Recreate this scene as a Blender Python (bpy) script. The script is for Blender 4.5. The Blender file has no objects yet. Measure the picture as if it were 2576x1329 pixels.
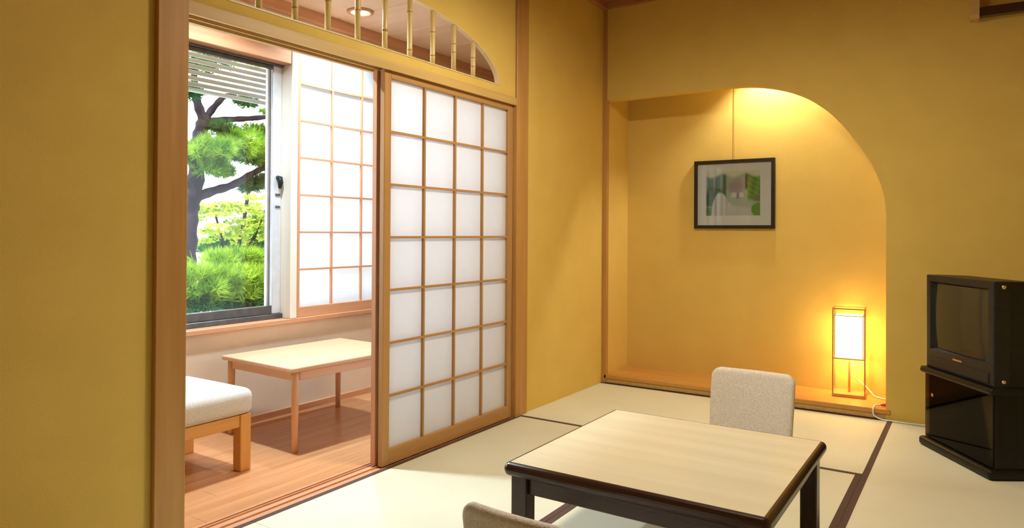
import bpy, bmesh, math, random
import numpy as np
from mathutils import Vector, Matrix

scene = bpy.context.scene
C = scene.collection
R_ = math.radians

# ---------------------------------------------------------------- camera
cam_d = bpy.data.cameras.new('camera')
cam = bpy.data.objects.new('camera', cam_d)
C.objects.link(cam)
FPX = 1782.24
cam_d.sensor_width = 36.0
cam_d.lens = FPX / 2576.0 * 36.0
cam_d.shift_y = -(664.5 - 572.4) / 2576.0
cam_d.clip_start = 0.05
cam_d.clip_end = 300
yaw, pit, rol = R_(33.177), R_(0.395), R_(0.337)
F = Vector((-math.sin(yaw) * math.cos(pit), math.cos(yaw) * math.cos(pit), math.sin(pit)))
Rv = Vector((math.cos(yaw), math.sin(yaw), 0))
Uv = Rv.cross(F)
R2 = Rv * math.cos(rol) + Uv * math.sin(rol)
U2 = -Rv * math.sin(rol) + Uv * math.cos(rol)
M4 = Matrix(((R2.x, U2.x, -F.x, 2.2535), (R2.y, U2.y, -F.y, -4.6426), (R2.z, U2.z, -F.z, 1.0791), (0, 0, 0, 1)))
cam.matrix_world = M4
scene.camera = cam

# ---------------------------------------------------------------- world, sun, exposure
SKY = 7.4
world = bpy.data.worlds.new('world')
scene.world = world
world.use_nodes = True
bg = world.node_tree.nodes['Background']
bg.inputs['Color'].default_value = (0.86, 0.93, 1.0, 1)
bg.inputs['Strength'].default_value = SKY

sun_d = bpy.data.lights.new('sun', 'SUN')
sun_d.energy = 15.0
sun_d.angle = R_(1.0)
sun_d.color = (1.0, 0.95, 0.86)
sun = bpy.data.objects.new('sun', sun_d)
C.objects.link(sun)
# light travels toward -x (away from the house, over the roof), slightly +y, downward
sun.rotation_euler = Vector((-0.34, 0.45, -0.82)).to_track_quat('-Z', 'Y').to_euler()
sun.location = (4, -2, 8)

# sampling portal in the window opening (no light of its own)
por_d = bpy.data.lights.new('window_portal', 'AREA')
por_d.shape = 'RECTANGLE'
por_d.size = 2.8
por_d.size_y = 1.6
por_d.cycles.is_portal = True
por = bpy.data.objects.new('window_portal', por_d)
C.objects.link(por)
por.location = (-1.30, -2.08, 1.33)
por.rotation_euler = Vector((1, 0, 0)).to_track_quat('-Z', 'Z').to_euler()

vs = scene.view_settings
vs.view_transform = 'Standard'
vs.look = 'None'
vs.exposure = 0.0
vs.gamma = 1.0
vs.use_curve_mapping = False

# keep light paths short enough for a room
scene.cycles.max_bounces = 7
scene.cycles.diffuse_bounces = 4
scene.cycles.glossy_bounces = 3
scene.cycles.transmission_bounces = 5
scene.cycles.transparent_max_bounces = 6
scene.cycles.caustics_reflective = False
scene.cycles.caustics_refractive = False

LAMP_COL = (1.0, 0.90, 0.69)


# ---------------------------------------------------------------- materials
def new_mat(name):
    m = bpy.data.materials.new(name)
    m.use_nodes = True
    nt = m.node_tree
    return m, nt, nt.nodes, nt.links, nt.nodes['Principled BSDF']


def proc(name, c1, c2, scale=(1, 1, 1), nscale=8.0, rough=0.5, detail=2.0, bump=0.0, bump_scale=None,
         spec=0.4, metallic=0.0, coords='Object', lo=0.3, hi=0.7):
    """two-tone noise material with optional fine bump"""
    m, nt, N, L, b = new_mat(name)
    tc = N.new('ShaderNodeTexCoord')
    mp = N.new('ShaderNodeMapping')
    mp.inputs['Scale'].default_value = scale
    L.new(tc.outputs[coords], mp.inputs['Vector'])
    nz = N.new('ShaderNodeTexNoise')
    nz.inputs['Scale'].default_value = nscale
    nz.inputs['Detail'].default_value = detail
    L.new(mp.outputs[0], nz.inputs['Vector'])
    rp = N.new('ShaderNodeValToRGB')
    rp.color_ramp.elements[0].position = lo
    rp.color_ramp.elements[1].position = hi
    rp.color_ramp.elements[0].color = (*c1, 1)
    rp.color_ramp.elements[1].color = (*c2, 1)
    L.new(nz.outputs['Fac'], rp.inputs['Fac'])
    L.new(rp.outputs['Color'], b.inputs['Base Color'])
    b.inputs['Roughness'].default_value = rough
    b.inputs['Specular IOR Level'].default_value = spec
    b.inputs['Metallic'].default_value = metallic
    if bump:
        n2 = nz
        if bump_scale is not None:
            n2 = N.new('ShaderNodeTexNoise')
            n2.inputs['Scale'].default_value = bump_scale
            n2.inputs['Detail'].default_value = 1
            L.new(tc.outputs[coords], n2.inputs['Vector'])
        bp = N.new('ShaderNodeBump')
        bp.inputs['Strength'].default_value = bump
        bp.inputs['Distance'].default_value = 0.004
        L.new(n2.outputs['Fac'], bp.inputs['Height'])
        L.new(bp.outputs[0], b.inputs['Normal'])
    return m


def wood(name, c1, c2, axis, rough=0.4, spec=0.4, fine=22.0):
    sc = [fine, fine, fine]
    sc['xyz'.index(axis)] = fine * 0.05
    return proc(name, c1, c2, scale=tuple(sc), nscale=1.6, rough=rough, detail=3, spec=spec)


WALL_A, WALL_B = (0.66, 0.475, 0.125), (0.70, 0.51, 0.138)
M = {}
M['plaster'] = proc('plaster_ochre', WALL_A, WALL_B, nscale=5, rough=0.9, bump=0.25, bump_scale=260, spec=0.1)
M['plaster_alcove'] = proc('plaster_alcove', (0.68, 0.485, 0.135), (0.72, 0.52, 0.15), nscale=4, rough=0.9, bump=0.2, bump_scale=240, spec=0.1)
POST1, POST2 = (0.42, 0.215, 0.062), (0.52, 0.28, 0.085)
for ax in 'xyz':
    M['post_' + ax] = wood('post_wood_' + ax, POST1, POST2, ax, rough=0.45)
    M['pale_' + ax] = wood('pale_wood_' + ax, (0.66, 0.50, 0.27), (0.74, 0.58, 0.34), ax, rough=0.4)
    M['shoji_' + ax] = wood('shoji_wood_' + ax, (0.40, 0.215, 0.075), (0.50, 0.275, 0.10), ax, rough=0.5)
    M['cedar_' + ax] = wood('cedar_wood_' + ax, (0.56, 0.27, 0.14), (0.66, 0.34, 0.18), ax, rough=0.45)
    M['beech_' + ax] = wood('beech_wood_' + ax, (0.74, 0.43, 0.24), (0.82, 0.51, 0.31), ax, rough=0.35)
    M['stool_' + ax] = wood('stool_wood_' + ax, (0.62, 0.30, 0.075), (0.70, 0.36, 0.10), ax, rough=0.35)
    M['dark_' + ax] = wood('dark_wood_' + ax, (0.026, 0.010, 0.007), (0.045, 0.016, 0.010), ax, rough=0.22, spec=0.6)
    M['black_' + ax] = wood('black_wood_' + ax, (0.006, 0.005, 0.004), (0.012, 0.009, 0.007), ax, rough=0.35, spec=0.25)
    M['ceil_' + ax] = wood('ceiling_wood_' + ax, (0.36, 0.15, 0.06), (0.46, 0.20, 0.085), ax, rough=0.6)
M['shelf_brown'] = proc('dark_shelf', (0.05, 0.038, 0.016), (0.07, 0.052, 0.022), nscale=12, rough=0.5)
M['header'] = wood('lintel_wood', (0.52, 0.34, 0.12), (0.62, 0.42, 0.16), 'y', rough=0.45)
M['ver_ceiling'] = wood('veranda_ceiling_wood', (0.78, 0.55, 0.37), (0.84, 0.62, 0.44), 'x', rough=0.6, fine=10)
M['ver_wall'] = proc('veranda_plaster', (0.76, 0.61, 0.45), (0.80, 0.65, 0.485), nscale=6, rough=0.9, bump=0.15, bump_scale=260, spec=0.1)
M['plank'] = wood('veranda_plank', (0.52, 0.23, 0.095), (0.66, 0.32, 0.14), 'y', rough=0.30, spec=0.5, fine=16)
M['alcove_board'] = wood('alcove_board_wood', (0.50, 0.24, 0.055), (0.62, 0.32, 0.085), 'x', rough=0.3, spec=0.5, fine=14)
M['tabletop'] = wood('tabletop_wood', (0.67, 0.61, 0.44), (0.75, 0.695, 0.53), 'x', rough=0.2, spec=0.5, fine=9)
M['bamboo'] = proc('bamboo', (0.60, 0.44, 0.17), (0.70, 0.53, 0.23), scale=(40, 40, 3), nscale=1.2, rough=0.35)
M['bamboo_node'] = proc('bamboo_node', (0.33, 0.19, 0.06), (0.42, 0.26, 0.09), nscale=30, rough=0.5)
M['border'] = proc('cloth_border', (0.085, 0.050, 0.040), (0.125, 0.075, 0.060), nscale=120, rough=0.8, bump=0.3, bump_scale=600, spec=0.2)
M['alu'] = proc('aluminium', (0.62, 0.64, 0.67), (0.70, 0.72, 0.75), nscale=20, rough=0.38, metallic=0.2)
M['cream_z'] = wood('cream_wood', (0.78, 0.70, 0.58), (0.84, 0.77, 0.66), 'z', rough=0.5)
M['alu_dark'] = proc('dark_aluminium', (0.10, 0.095, 0.095), (0.15, 0.14, 0.14), nscale=20, rough=0.35, metallic=0.4)
M['fabric'] = proc('oatmeal_fabric', (0.64, 0.585, 0.52), (0.84, 0.795, 0.73), nscale=170, rough=0.95, detail=2, bump=0.6, bump_scale=380, spec=0.1)
M['fabric_white'] = proc('pale_fabric', (0.60, 0.56, 0.52), (0.74, 0.71, 0.67), nscale=190, rough=0.95, detail=2, bump=0.6, bump_scale=420, spec=0.1)
M['black_plastic'] = proc('black_plastic', (0.012, 0.012, 0.012), (0.018, 0.017, 0.016), nscale=40, rough=0.42, spec=0.25)
M['grey_plastic'] = proc('charcoal_plastic', (0.014, 0.014, 0.015), (0.021, 0.021, 0.021), nscale=40, rough=0.45, spec=0.3)
M['screen'] = proc('screen_glass', (0.022, 0.026, 0.020), (0.026, 0.030, 0.024), nscale=3, rough=0.06, spec=0.7)
M['brass'] = proc('brass', (0.70, 0.52, 0.22), (0.80, 0.62, 0.30), nscale=60, rough=0.3, metallic=1.0)
M['frame_black'] = proc('black_frame', (0.010, 0.007, 0.005), (0.020, 0.014, 0.010), nscale=50, rough=0.35)
M['mat_board'] = proc('mat_board', (0.80, 0.77, 0.68), (0.84, 0.81, 0.72), nscale=60, rough=0.9)
M['cord_white'] = proc('white_cord', (0.70, 0.69, 0.65), (0.78, 0.77, 0.73), nscale=40, rough=0.5)
M['red_plastic'] = proc('red_plastic', (0.50, 0.03, 0.02), (0.60, 0.05, 0.03), nscale=40, rough=0.4)
M['lamp_wood'] = proc('lamp_wood', (0.45, 0.22, 0.07), (0.55, 0.29, 0.10), scale=(1, 1, 8), nscale=12, rough=0.45)
M['white_metal'] = proc('white_metal', (0.78, 0.78, 0.76), (0.82, 0.82, 0.80), nscale=20, rough=0.4)
M['bark'] = proc('pine_bark', (0.006, 0.005, 0.008), (0.018, 0.014, 0.018), scale=(1, 1, 0.5), nscale=14, rough=0.9, bump=0.9, bump_scale=30, spec=0.1)
M['gravel'] = proc('gravel', (0.62, 0.60, 0.56), (0.78, 0.76, 0.72), nscale=9, rough=0.95, bump=0.5, bump_scale=60, spec=0.1)
M['rock'] = proc('pale_rock', (0.45, 0.44, 0.42), (0.68, 0.67, 0.64), nscale=6, rough=0.9, bump=0.7, bump_scale=14, spec=0.2)
M['roof_tile'] = proc('grey_roof', (0.10, 0.095, 0.10), (0.15, 0.14, 0.15), nscale=12, rough=0.8)
M['far_wall'] = proc('pale_far_wall', (0.60, 0.57, 0.52), (0.68, 0.65, 0.60), nscale=4, rough=0.9)
M['slat'] = proc('slat_paint', (0.66, 0.67, 0.62), (0.74, 0.75, 0.70), scale=(1, 0.1, 1), nscale=12, rough=0.6)


def leafy(name, c1, c2, trans=0.35, rough=0.6):
    m, nt, N, L, b = new_mat(name)
    tc = N.new('ShaderNodeTexCoord')
    nz = N.new('ShaderNodeTexNoise')
    nz.inputs['Scale'].default_value = 6
    nz.inputs['Detail'].default_value = 3
    L.new(tc.outputs['Object'], nz.inputs['Vector'])
    rp = N.new('ShaderNodeValToRGB')
    rp.color_ramp.elements[0].position = 0.35
    rp.color_ramp.elements[1].position = 0.65
    rp.color_ramp.elements[0].color = (*c1, 1)
    rp.color_ramp.elements[1].color = (*c2, 1)
    L.new(nz.outputs['Fac'], rp.inputs['Fac'])
    L.new(rp.outputs['Color'], b.inputs['Base Color'])
    b.inputs['Roughness'].default_value = rough
    b.inputs['Specular IOR Level'].default_value = 0.05
    tr = N.new('ShaderNodeBsdfTranslucent')
    L.new(rp.outputs['Color'], tr.inputs['Color'])
    mx = N.new('ShaderNodeMixShader')
    mx.inputs['Fac'].default_value = trans
    L.new(b.outputs[0], mx.inputs[1])
    L.new(tr.outputs[0], mx.inputs[2])
    L.new(mx.outputs[0], N['Material Output'].inputs['Surface'])
    return m


M['needle'] = leafy('pine_needles', (0.030, 0.100, 0.008), (0.120, 0.250, 0.020), 0.25)
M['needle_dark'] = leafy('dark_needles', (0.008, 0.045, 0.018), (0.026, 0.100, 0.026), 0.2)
M['needle_light'] = leafy('light_needles', (0.055, 0.160, 0.010), (0.220, 0.360, 0.035), 0.3)  # lighter, yellower green than the other needle tones
M['maple_leaf'] = leafy('maple_leaves', (0.150, 0.260, 0.030), (0.330, 0.400, 0.060), 0.4)


def tatami_mat(name, axis):
    m, nt, N, L, b = new_mat(name)
    tc = N.new('ShaderNodeTexCoord')
    mp = N.new('ShaderNodeMapping')
    L.new(tc.outputs['Object'], mp.inputs['Vector'])
    wv = N.new('ShaderNodeTexWave')
    wv.bands_direction = axis
    wv.inputs['Scale'].default_value = 34.0
    wv.inputs['Distortion'].default_value = 0.6
    wv.inputs['Detail'].default_value = 1.0
    L.new(mp.outputs[0], wv.inputs['Vector'])
    nz = N.new('ShaderNodeTexNoise')
    nz.inputs['Scale'].default_value = 3.0
    nz.inputs['Detail'].default_value = 5
    L.new(mp.outputs[0], nz.inputs['Vector'])
    rp = N.new('ShaderNodeValToRGB')
    rp.color_ramp.elements[0].color = (0.61, 0.585, 0.43, 1)
    rp.color_ramp.elements[1].color = (0.73, 0.715, 0.57, 1)
    ad = N.new('ShaderNodeMath')
    ad.operation = 'MULTIPLY_ADD'
    ad.inputs[1].default_value = 0.35
    L.new(wv.outputs['Fac'], ad.inputs[0])
    mu = N.new('ShaderNodeMath')
    mu.operation = 'MULTIPLY'
    mu.inputs[1].default_value = 0.9
    L.new(nz.outputs['Fac'], mu.inputs[0])
    L.new(mu.outputs[0], ad.inputs[2])
    L.new(ad.outputs[0], rp.inputs['Fac'])
    L.new(rp.outputs['Color'], b.inputs['Base Color'])
    b.inputs['Roughness'].default_value = 0.6
    b.inputs['Specular IOR Level'].default_value = 0.3
    bp = N.new('ShaderNodeBump')
    bp.inputs['Strength'].default_value = 0.25
    bp.inputs['Distance'].default_value = 0.002
    L.new(wv.outputs['Fac'], bp.inputs['Height'])
    L.new(bp.outputs[0], b.inputs['Normal'])
    return m


M['tatami_x'] = tatami_mat('tatami_weave_across', 'X')
M['tatami_y'] = tatami_mat('tatami_weave_along', 'Y')


def paper_mat(name, trans=0.40, col=(0.85, 0.88, 0.95)):
    m, nt, N, L, b = new_mat(name)
    N.remove(b)
    tc = N.new('ShaderNodeTexCoord')
    nz = N.new('ShaderNodeTexNoise')
    nz.inputs['Scale'].default_value = 18
    nz.inputs['Detail'].default_value = 2
    L.new(tc.outputs['Object'], nz.inputs['Vector'])
    rp = N.new('ShaderNodeValToRGB')
    rp.color_ramp.elements[0].color = (col[0] * 0.97, col[1] * 0.97, col[2] * 0.97, 1)
    rp.color_ramp.elements[1].color = (*col, 1)
    L.new(nz.outputs['Fac'], rp.inputs['Fac'])
    d = N.new('ShaderNodeBsdfDiffuse')
    t = N.new('ShaderNodeBsdfTranslucent')
    L.new(rp.outputs['Color'], d.inputs['Color'])
    L.new(rp.outputs['Color'], t.inputs['Color'])
    mx = N.new('ShaderNodeMixShader')
    mx.inputs['Fac'].default_value = trans
    L.new(d.outputs[0], mx.inputs[1])
    L.new(t.outputs[0], mx.inputs[2])
    L.new(mx.outputs[0], N['Material Output'].inputs['Surface'])
    return m


M['paper'] = paper_mat('shoji_paper')


def glass_mat(name, tint, ior=1.45, rough=0.02):
    m, nt, N, L, b = new_mat(name)
    N.remove(b)
    t = N.new('ShaderNodeBsdfTransparent')
    t.inputs['Color'].default_value = (*tint, 1)
    g = N.new('ShaderNodeBsdfGlossy')
    g.inputs['Roughness'].default_value = rough
    fr = N.new('ShaderNodeFresnel')
    fr.inputs['IOR'].default_value = ior
    mx = N.new('ShaderNodeMixShader')
    L.new(fr.outputs[0], mx.inputs['Fac'])
    L.new(t.outputs[0], mx.inputs[1])
    L.new(g.outputs[0], mx.inputs[2])
    L.new(mx.outputs[0], N['Material Output'].inputs['Surface'])
    return m


M['glass'] = glass_mat('clear_glass', (0.97, 0.98, 0.98))
M['smoked'] = glass_mat('smoked_glass', (0.36, 0.31, 0.20), ior=1.18)


def emit_mat(name, col, strength):
    m, nt, N, L, b = new_mat(name)
    b.inputs['Base Color'].default_value = (0.9, 0.88, 0.82, 1)
    b.inputs['Emission Color'].default_value = (*col, 1)
    b.inputs['Emission Strength'].default_value = strength
    b.inputs['Roughness'].default_value = 0.8
    return m


M['lamp_paper'] = emit_mat('lit_lamp_paper', (1.0, 0.64, 0.22), 10.0)
M['diffuser'] = emit_mat('lit_diffuser', LAMP_COL, 156.0)
M['bulb'] = emit_mat('lit_bulb', (1.0, 0.76, 0.42), 30.0)
M['cool_lens'] = emit_mat('lit_cool_lens', (0.93, 0.97, 1.0), 12.0)

# ---------------------------------------------------------------- mesh helpers


def link_mesh(name, me, mat, parent=None, loc=(0, 0, 0), rot=(0, 0, 0)):
    o = bpy.data.objects.new(name, me)
    C.objects.link(o)
    if mat is not None and not me.materials:
        me.materials.append(M[mat] if isinstance(mat, str) else mat)
    o.parent = parent
    o.location = loc
    o.rotation_euler = rot
    return o


def obj(name, bm, mat, parent=None, loc=(0, 0, 0), rot=(0, 0, 0), smooth=False):
    bmesh.ops.recalc_face_normals(bm, faces=bm.faces)
    me = bpy.data.meshes.new(name)
    bm.to_mesh(me)
    bm.free()
    if smooth:
        for p in me.polygons:
            p.use_smooth = True
    return link_mesh(name, me, mat, parent, loc, rot)


def add_box(bm, x0, x1, y0, y1, z0, z1):
    vs_ = [bm.verts.new(v) for v in ((x0, y0, z0), (x1, y0, z0), (x1, y1, z0), (x0, y1, z0),
                                     (x0, y0, z1), (x1, y0, z1), (x1, y1, z1), (x0, y1, z1))]
    for f in ((0, 3, 2, 1), (4, 5, 6, 7), (0, 1, 5, 4), (1, 2, 6, 5), (2, 3, 7, 6), (3, 0, 4, 7)):
        bm.faces.new([vs_[i] for i in f])


def box(name, b, mat, parent=None, bev=0.0, seg=1, loc=(0, 0, 0), rot=(0, 0, 0), smooth=False):
    bm = bmesh.new()
    add_box(bm, *b)
    if bev:
        bmesh.ops.bevel(bm, geom=list(bm.edges), offset=bev, segments=seg, affect='EDGES', profile=0.5)
    return obj(name, bm, mat, parent, loc, rot, smooth=smooth)


def boxes(name, lst, mat, parent=None, loc=(0, 0, 0)):
    bm = bmesh.new()
    for b in lst:
        add_box(bm, *b)
    return obj(name, bm, mat, parent, loc)


def tube_bm(pts, radii, n=8, caps=True):
    bm = bmesh.new()
    pts = [Vector(p) for p in pts]
    if not isinstance(radii, (list, tuple)):
        radii = [radii] * len(pts)
    rings = []
    up = Vector((0, 0, 1))
    prev = None
    for i, p in enumerate(pts):
        if i == 0:
            d = pts[1] - pts[0]
        elif i == len(pts) - 1:
            d = pts[-1] - pts[-2]
        else:
            d = pts[i + 1] - pts[i - 1]
        d.normalize()
        if prev is None:
            a = up if abs(d.dot(up)) < 0.9 else Vector((1, 0, 0))
            u = d.cross(a).normalized()
        else:
            u = (prev - d * prev.dot(d)).normalized()
        prev = u
        v = d.cross(u)
        rings.append([bm.verts.new(p + (u * math.cos(2 * math.pi * k / n) + v * math.sin(2 * math.pi * k / n)) * radii[i]) for k in range(n)])
    for a, b in zip(rings[:-1], rings[1:]):
        for k in range(n):
            bm.faces.new((a[k], a[(k + 1) % n], b[(k + 1) % n], b[k]))
    if caps:
        bm.faces.new(rings[0][::-1])
        bm.faces.new(rings[-1])
    return bm


def smooth_path(pts, n=6):
    P = [Vector(p) for p in pts]
    out = []
    for i in range(len(P) - 1):
        p0, p1, p2, p3 = P[max(i - 1, 0)], P[i], P[i + 1], P[min(i + 2, len(P) - 1)]
        for k in range(n):
            t = k / n
            out.append(0.5 * ((2 * p1) + (p2 - p0) * t + (2 * p0 - 5 * p1 + 4 * p2 - p3) * t * t + (3 * p1 - p0 - 3 * p2 + p3) * t ** 3))
    out.append(P[-1])
    return out


def lathe_bm(profile, n=24):
    """profile: list of (r, z) revolved about z"""
    bm = bmesh.new()
    rings = []
    for r, z in profile:
        if r < 1e-6:
            rings.append([bm.verts.new((0, 0, z))])
        else:
            rings.append([bm.verts.new((r * math.cos(2 * math.pi * k / n), r * math.sin(2 * math.pi * k / n), z)) for k in range(n)])
    for a, b in zip(rings[:-1], rings[1:]):
        for k in range(n):
            k2 = (k + 1) % n
            if len(a) == 1 and len(b) == 1:
                continue
            if len(a) == 1:
                bm.faces.new((a[0], b[k2], b[k]))
            elif len(b) == 1:
                bm.faces.new((a[k], a[k2], b[0]))
            else:
                bm.faces.new((a[k], a[k2], b[k2], b[k]))
    return bm


def ring_sweep_bm(x0, x1, y0, y1, r, prof, nc=6):
    """sweep a closed profile [(outward, z)] round a rectangle with rounded corners"""
    bm = bmesh.new()
    loops = []
    cs = [(x1 - r, y1 - r, 0), (x0 + r, y1 - r, 90), (x0 + r, y0 + r, 180), (x1 - r, y0 + r, 270)]
    for d, z in prof:
        lp = []
        for cx, cy, a0 in cs:
            for k in range(nc + 1):
                a = R_(a0 + 90 * k / nc)
                rr = max(r + d, 0.0005)
                lp.append(bm.verts.new((cx + rr * math.cos(a), cy + rr * math.sin(a), z)))
        loops.append(lp)
    n = len(loops[0])
    for i in range(len(loops)):
        a, b = loops[i], loops[(i + 1) % len(loops)]
        for k in range(n):
            bm.faces.new((a[k], a[(k + 1) % n], b[(k + 1) % n], b[k]))
    return bm


def thing(name, label, cat, loc=(0, 0, 0), rotz=0.0, group=None):
    o = bpy.data.objects.new(name, None)
    C.objects.link(o)
    o.empty_display_size = 0.1
    o.location = loc
    o.rotation_euler = (0, 0, rotz)
    o['label'] = label
    o['category'] = cat
    if group:
        o['group'] = group
    return o


def tag(o, label, cat, group=None):
    o['label'] = label
    o['category'] = cat
    if group:
        o['group'] = group
    return o


def struct(o, label, cat):
    o['kind'] = 'structure'
    o['label'] = label
    o['category'] = cat
    return o


# ================================================================ THE SETTING
XR, YB, ZC = 3.66, -5.50, 2.74        # right wall, wall behind the camera, ceiling
WT = 0.10                             # screen wall thickness
Y_P1, Y_P0 = -3.235, -3.345           # near post of the opening
Y_Q0, Y_Q1 = -1.170, -1.045           # far post of the opening
Z_K0, Z_K1 = 1.825, 1.865             # lintel

# ---- floor with tatami mats
floor = struct(box('floor', (0, XR, YB, 0.0, -0.12, -0.052), 'post_x'), 'tatami floor of the main room', 'floor')
mats = [  # x0,x1,y0,y1, long axis
    (0.0, 1.83, -1.13, 0.0, 'x'),
    (0.0, 0.915, -2.96, -1.13, 'y'), (0.915, 1.83, -2.96, -1.13, 'y'),
    (1.83, 2.745, -1.83, 0.0, 'y'), (2.745, XR, -1.83, 0.0, 'y'),
    (1.83, 2.745, -3.66, -1.83, 'y'), (2.745, XR, -3.66, -1.83, 'y'),
    (0.0, 0.915, -4.79, -2.96, 'y'), (0.915, 1.83, -4.79, -2.96, 'y'),
    (1.83, XR, -4.575, -3.66, 'x'), (1.83, XR, YB, -4.575, 'x'), (0.0, 1.83, YB, -4.79, 'x'),
]
BW = 0.026
for x0, x1, y0, y1, ax in mats:
    g = 0.0008
    m = box('tatami_mat', (x0 + g, x1 - g, y0 + g, y1 - g, -0.052, 0.0), 'tatami_' + ('x' if ax == 'x' else 'y'), floor)
    if ax == 'x':
        bs = [(x0 + g, x1 - g, y0 + g, y0 + BW, -0.001, 0.0012), (x0 + g, x1 - g, y1 - BW, y1 - g, -0.001, 0.0012)]
    else:
        bs = [(x0 + g, x0 + BW, y0 + g, y1 - g, -0.001, 0.0012), (x1 - BW, x1 - g, y0 + g, y1 - g, -0.001, 0.0012)]
    for b in bs:
        box('cloth_border', b, 'border', m)

# ---- ceiling
ceiling = struct(box('ceiling', (-WT, XR, YB, 0.5, ZC + 0.02, ZC + 0.10), 'ceil_y'), 'dark brown wooden ceiling of the main room', 'ceiling')
bx0 = 0.0
while bx0 < XR - 0.01:
    bx1 = min(bx0 + 0.4575, XR)
    box('ceiling_board', (bx0 + 0.002, bx1 - 0.002, YB, 0.0, ZC, ZC + 0.02), 'ceil_y', ceiling, bev=0.003)
    bx0 = bx1
struct(box('trim_1', (0.0, 0.035, YB, 0.0, 2.69, ZC), 'ceil_y', bev=0.002), 'dark ceiling moulding along the screen wall', 'moulding')
struct(box('trim_2', (0.035, XR, -0.035, 0.0, 2.69, ZC), 'ceil_x', bev=0.002), 'dark ceiling moulding above the arched alcove', 'moulding')

# ---- left wall (plaster) with arched transom opening
AY, AH, AW, AZ = -2.24, 0.29, 0.90, 1.915
TT = 0.022                            # thickness of the panel above the lintel
bm = bmesh.new()
add_box(bm, -WT, 0, YB, Y_P0, -0.1, ZC)
add_box(bm, -WT, 0, Y_Q1, 0.0, -0.1, ZC)


def arch_z(y):
    t = max(0.0, 1 - ((y - AY) / AW) ** 2)
    return AZ + AH * math.sqrt(t)


ys = [AY - AW * math.cos(math.pi * k / 48) for k in range(49)]


def quad(bm, *p):
    bm.faces.new([bm.verts.new(v) for v in p])


for x in (-TT, 0.0):
    for ya, yb in ((Y_P1, ys[0]), (ys[-1], Y_Q0)):
        quad(bm, (x, ya, Z_K1), (x, yb, Z_K1), (x, yb, ZC), (x, ya, ZC))
    for ya, yb in zip(ys[:-1], ys[1:]):
        quad(bm, (x, ya, Z_K1), (x, yb, Z_K1), (x, yb, AZ), (x, ya, AZ))
        quad(bm, (x, ya, arch_z(ya)), (x, yb, arch_z(yb)), (x, yb, ZC), (x, ya, ZC))
bmesh.ops.remove_doubles(bm, verts=bm.verts, dist=1e-5)
wall_left = struct(obj('wall_left', bm, 'plaster'), 'ochre plaster wall holding the paper screens and transom', 'wall')

# opening lining of the transom (pale curved trim)
bm = bmesh.new()
T = 0.007
arc = [(y, arch_z(y)) for y in ys]
loop_o = [(ys[0], AZ)] + arc[1:-1] + [(ys[-1], AZ)]
for (ya, za), (yb, zb) in zip(loop_o[:-1], loop_o[1:]):
    for xa, xb in ((-TT - 0.002, 0.003),):
        na = Vector((AY - ya, (AZ - 0.05) - za)).normalized() * T
        nb = Vector((AY - yb, (AZ - 0.05) - zb)).normalized() * T
        v = [bm.verts.new(p) for p in ((xa, ya, za), (xb, ya, za), (xb, yb, zb), (xa, yb, zb),
                                       (xa, ya + na.x, za + na.y), (xb, ya + na.x, za + na.y), (xb, yb + nb.x, zb + nb.y), (xa, yb + nb.x, zb + nb.y))]
        for f in ((0, 1, 2, 3), (4, 5, 6, 7), (0, 1, 5, 4), (3, 2, 6, 7), (1, 2, 6, 5), (0, 3, 7, 4)):
            bm.faces.new([v[i] for i in f])
bmesh.ops.remove_doubles(bm, verts=bm.verts, dist=1e-5)
transom = thing('bamboo_transom', 'arched transom opening with upright bamboo bars above the screens', 'transom', (0, AY, AZ))
obj('arch_lining', bm, 'pale_y', transom, loc=(0, -AY, -AZ))
box('bottom_lining', (-TT - 0.002, 0.003, ys[0], ys[-1], AZ - 0.006, AZ), 'pale_y', transom, loc=(0, -AY, -AZ))
rnd = random.Random(3)
for k in range(11):
    y = AY - 0.014 - 0.1705 * (k - 5)
    if abs(y - AY) > AW - 0.10:
        continue
    h = arch_z(y) - T - AZ
    nodes_z = sorted(rnd.uniform(0.1, 0.9) * h for _ in range(2))
    pts, rad = [], []
    zz = 0.0
    prof = [(0, 0.0128)]
    for nzv in nodes_z:
        prof += [(nzv - 0.008, 0.0125), (nzv - 0.003, 0.0140), (nzv, 0.0121), (nzv + 0.003, 0.0142), (nzv + 0.009, 0.0128)]
    prof += [(h, 0.0125)]
    prof.sort()
    b = obj('bamboo_bar', tube_bm([(-0.010, y - AY, p[0]) for p in prof], [p[1] for p in prof], 10), 'bamboo', transom, smooth=True)
    for nzv in nodes_z:
        obj('node_ring', tube_bm([(-0.010, y - AY, nzv - 0.0022), (-0.010, y - AY, nzv + 0.0022)], 0.0146, 10), 'bamboo_node', b)

# posts, lintel, sill
struct(box('trim_3', (-WT - 0.01, 0.020, Y_P0, Y_P1, -0.1, ZC), 'post_z', bev=0.003), 'brown wooden post at the near end of the screen opening', 'post')
struct(box('trim_4', (-WT - 0.01, 0.016, Y_Q0, Y_Q1, -0.1, ZC), 'post_z', bev=0.003), 'brown wooden post at the far end of the screen opening', 'post')
bm = bmesh.new()
add_box(bm, -WT - 0.01, 0.010, Y_P1, Y_Q0, Z_K0 + 0.010, Z_K1)
for xa, xb in ((-0.002, 0.010), (-0.050, -0.042), (-WT - 0.01, -0.088)):
    add_box(bm, xa, xb, Y_P1, Y_Q0, Z_K0 - 0.004, Z_K0 + 0.010)
struct(obj('trim_5', bm, 'header'), 'grooved wooden lintel over the sliding paper screens', 'lintel')
bm = bmesh.new()
add_box(bm, -WT - 0.02, 0.0, Y_P1, Y_Q0, -0.1, -0.006)
for xa, xb in ((-0.006, 0.0), (-0.049, -0.043), (-0.092, -0.086), (-WT - 0.02, -0.106)):
    add_box(bm, xa, xb, Y_P1, Y_Q0, -0.006, 0.0)
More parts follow.
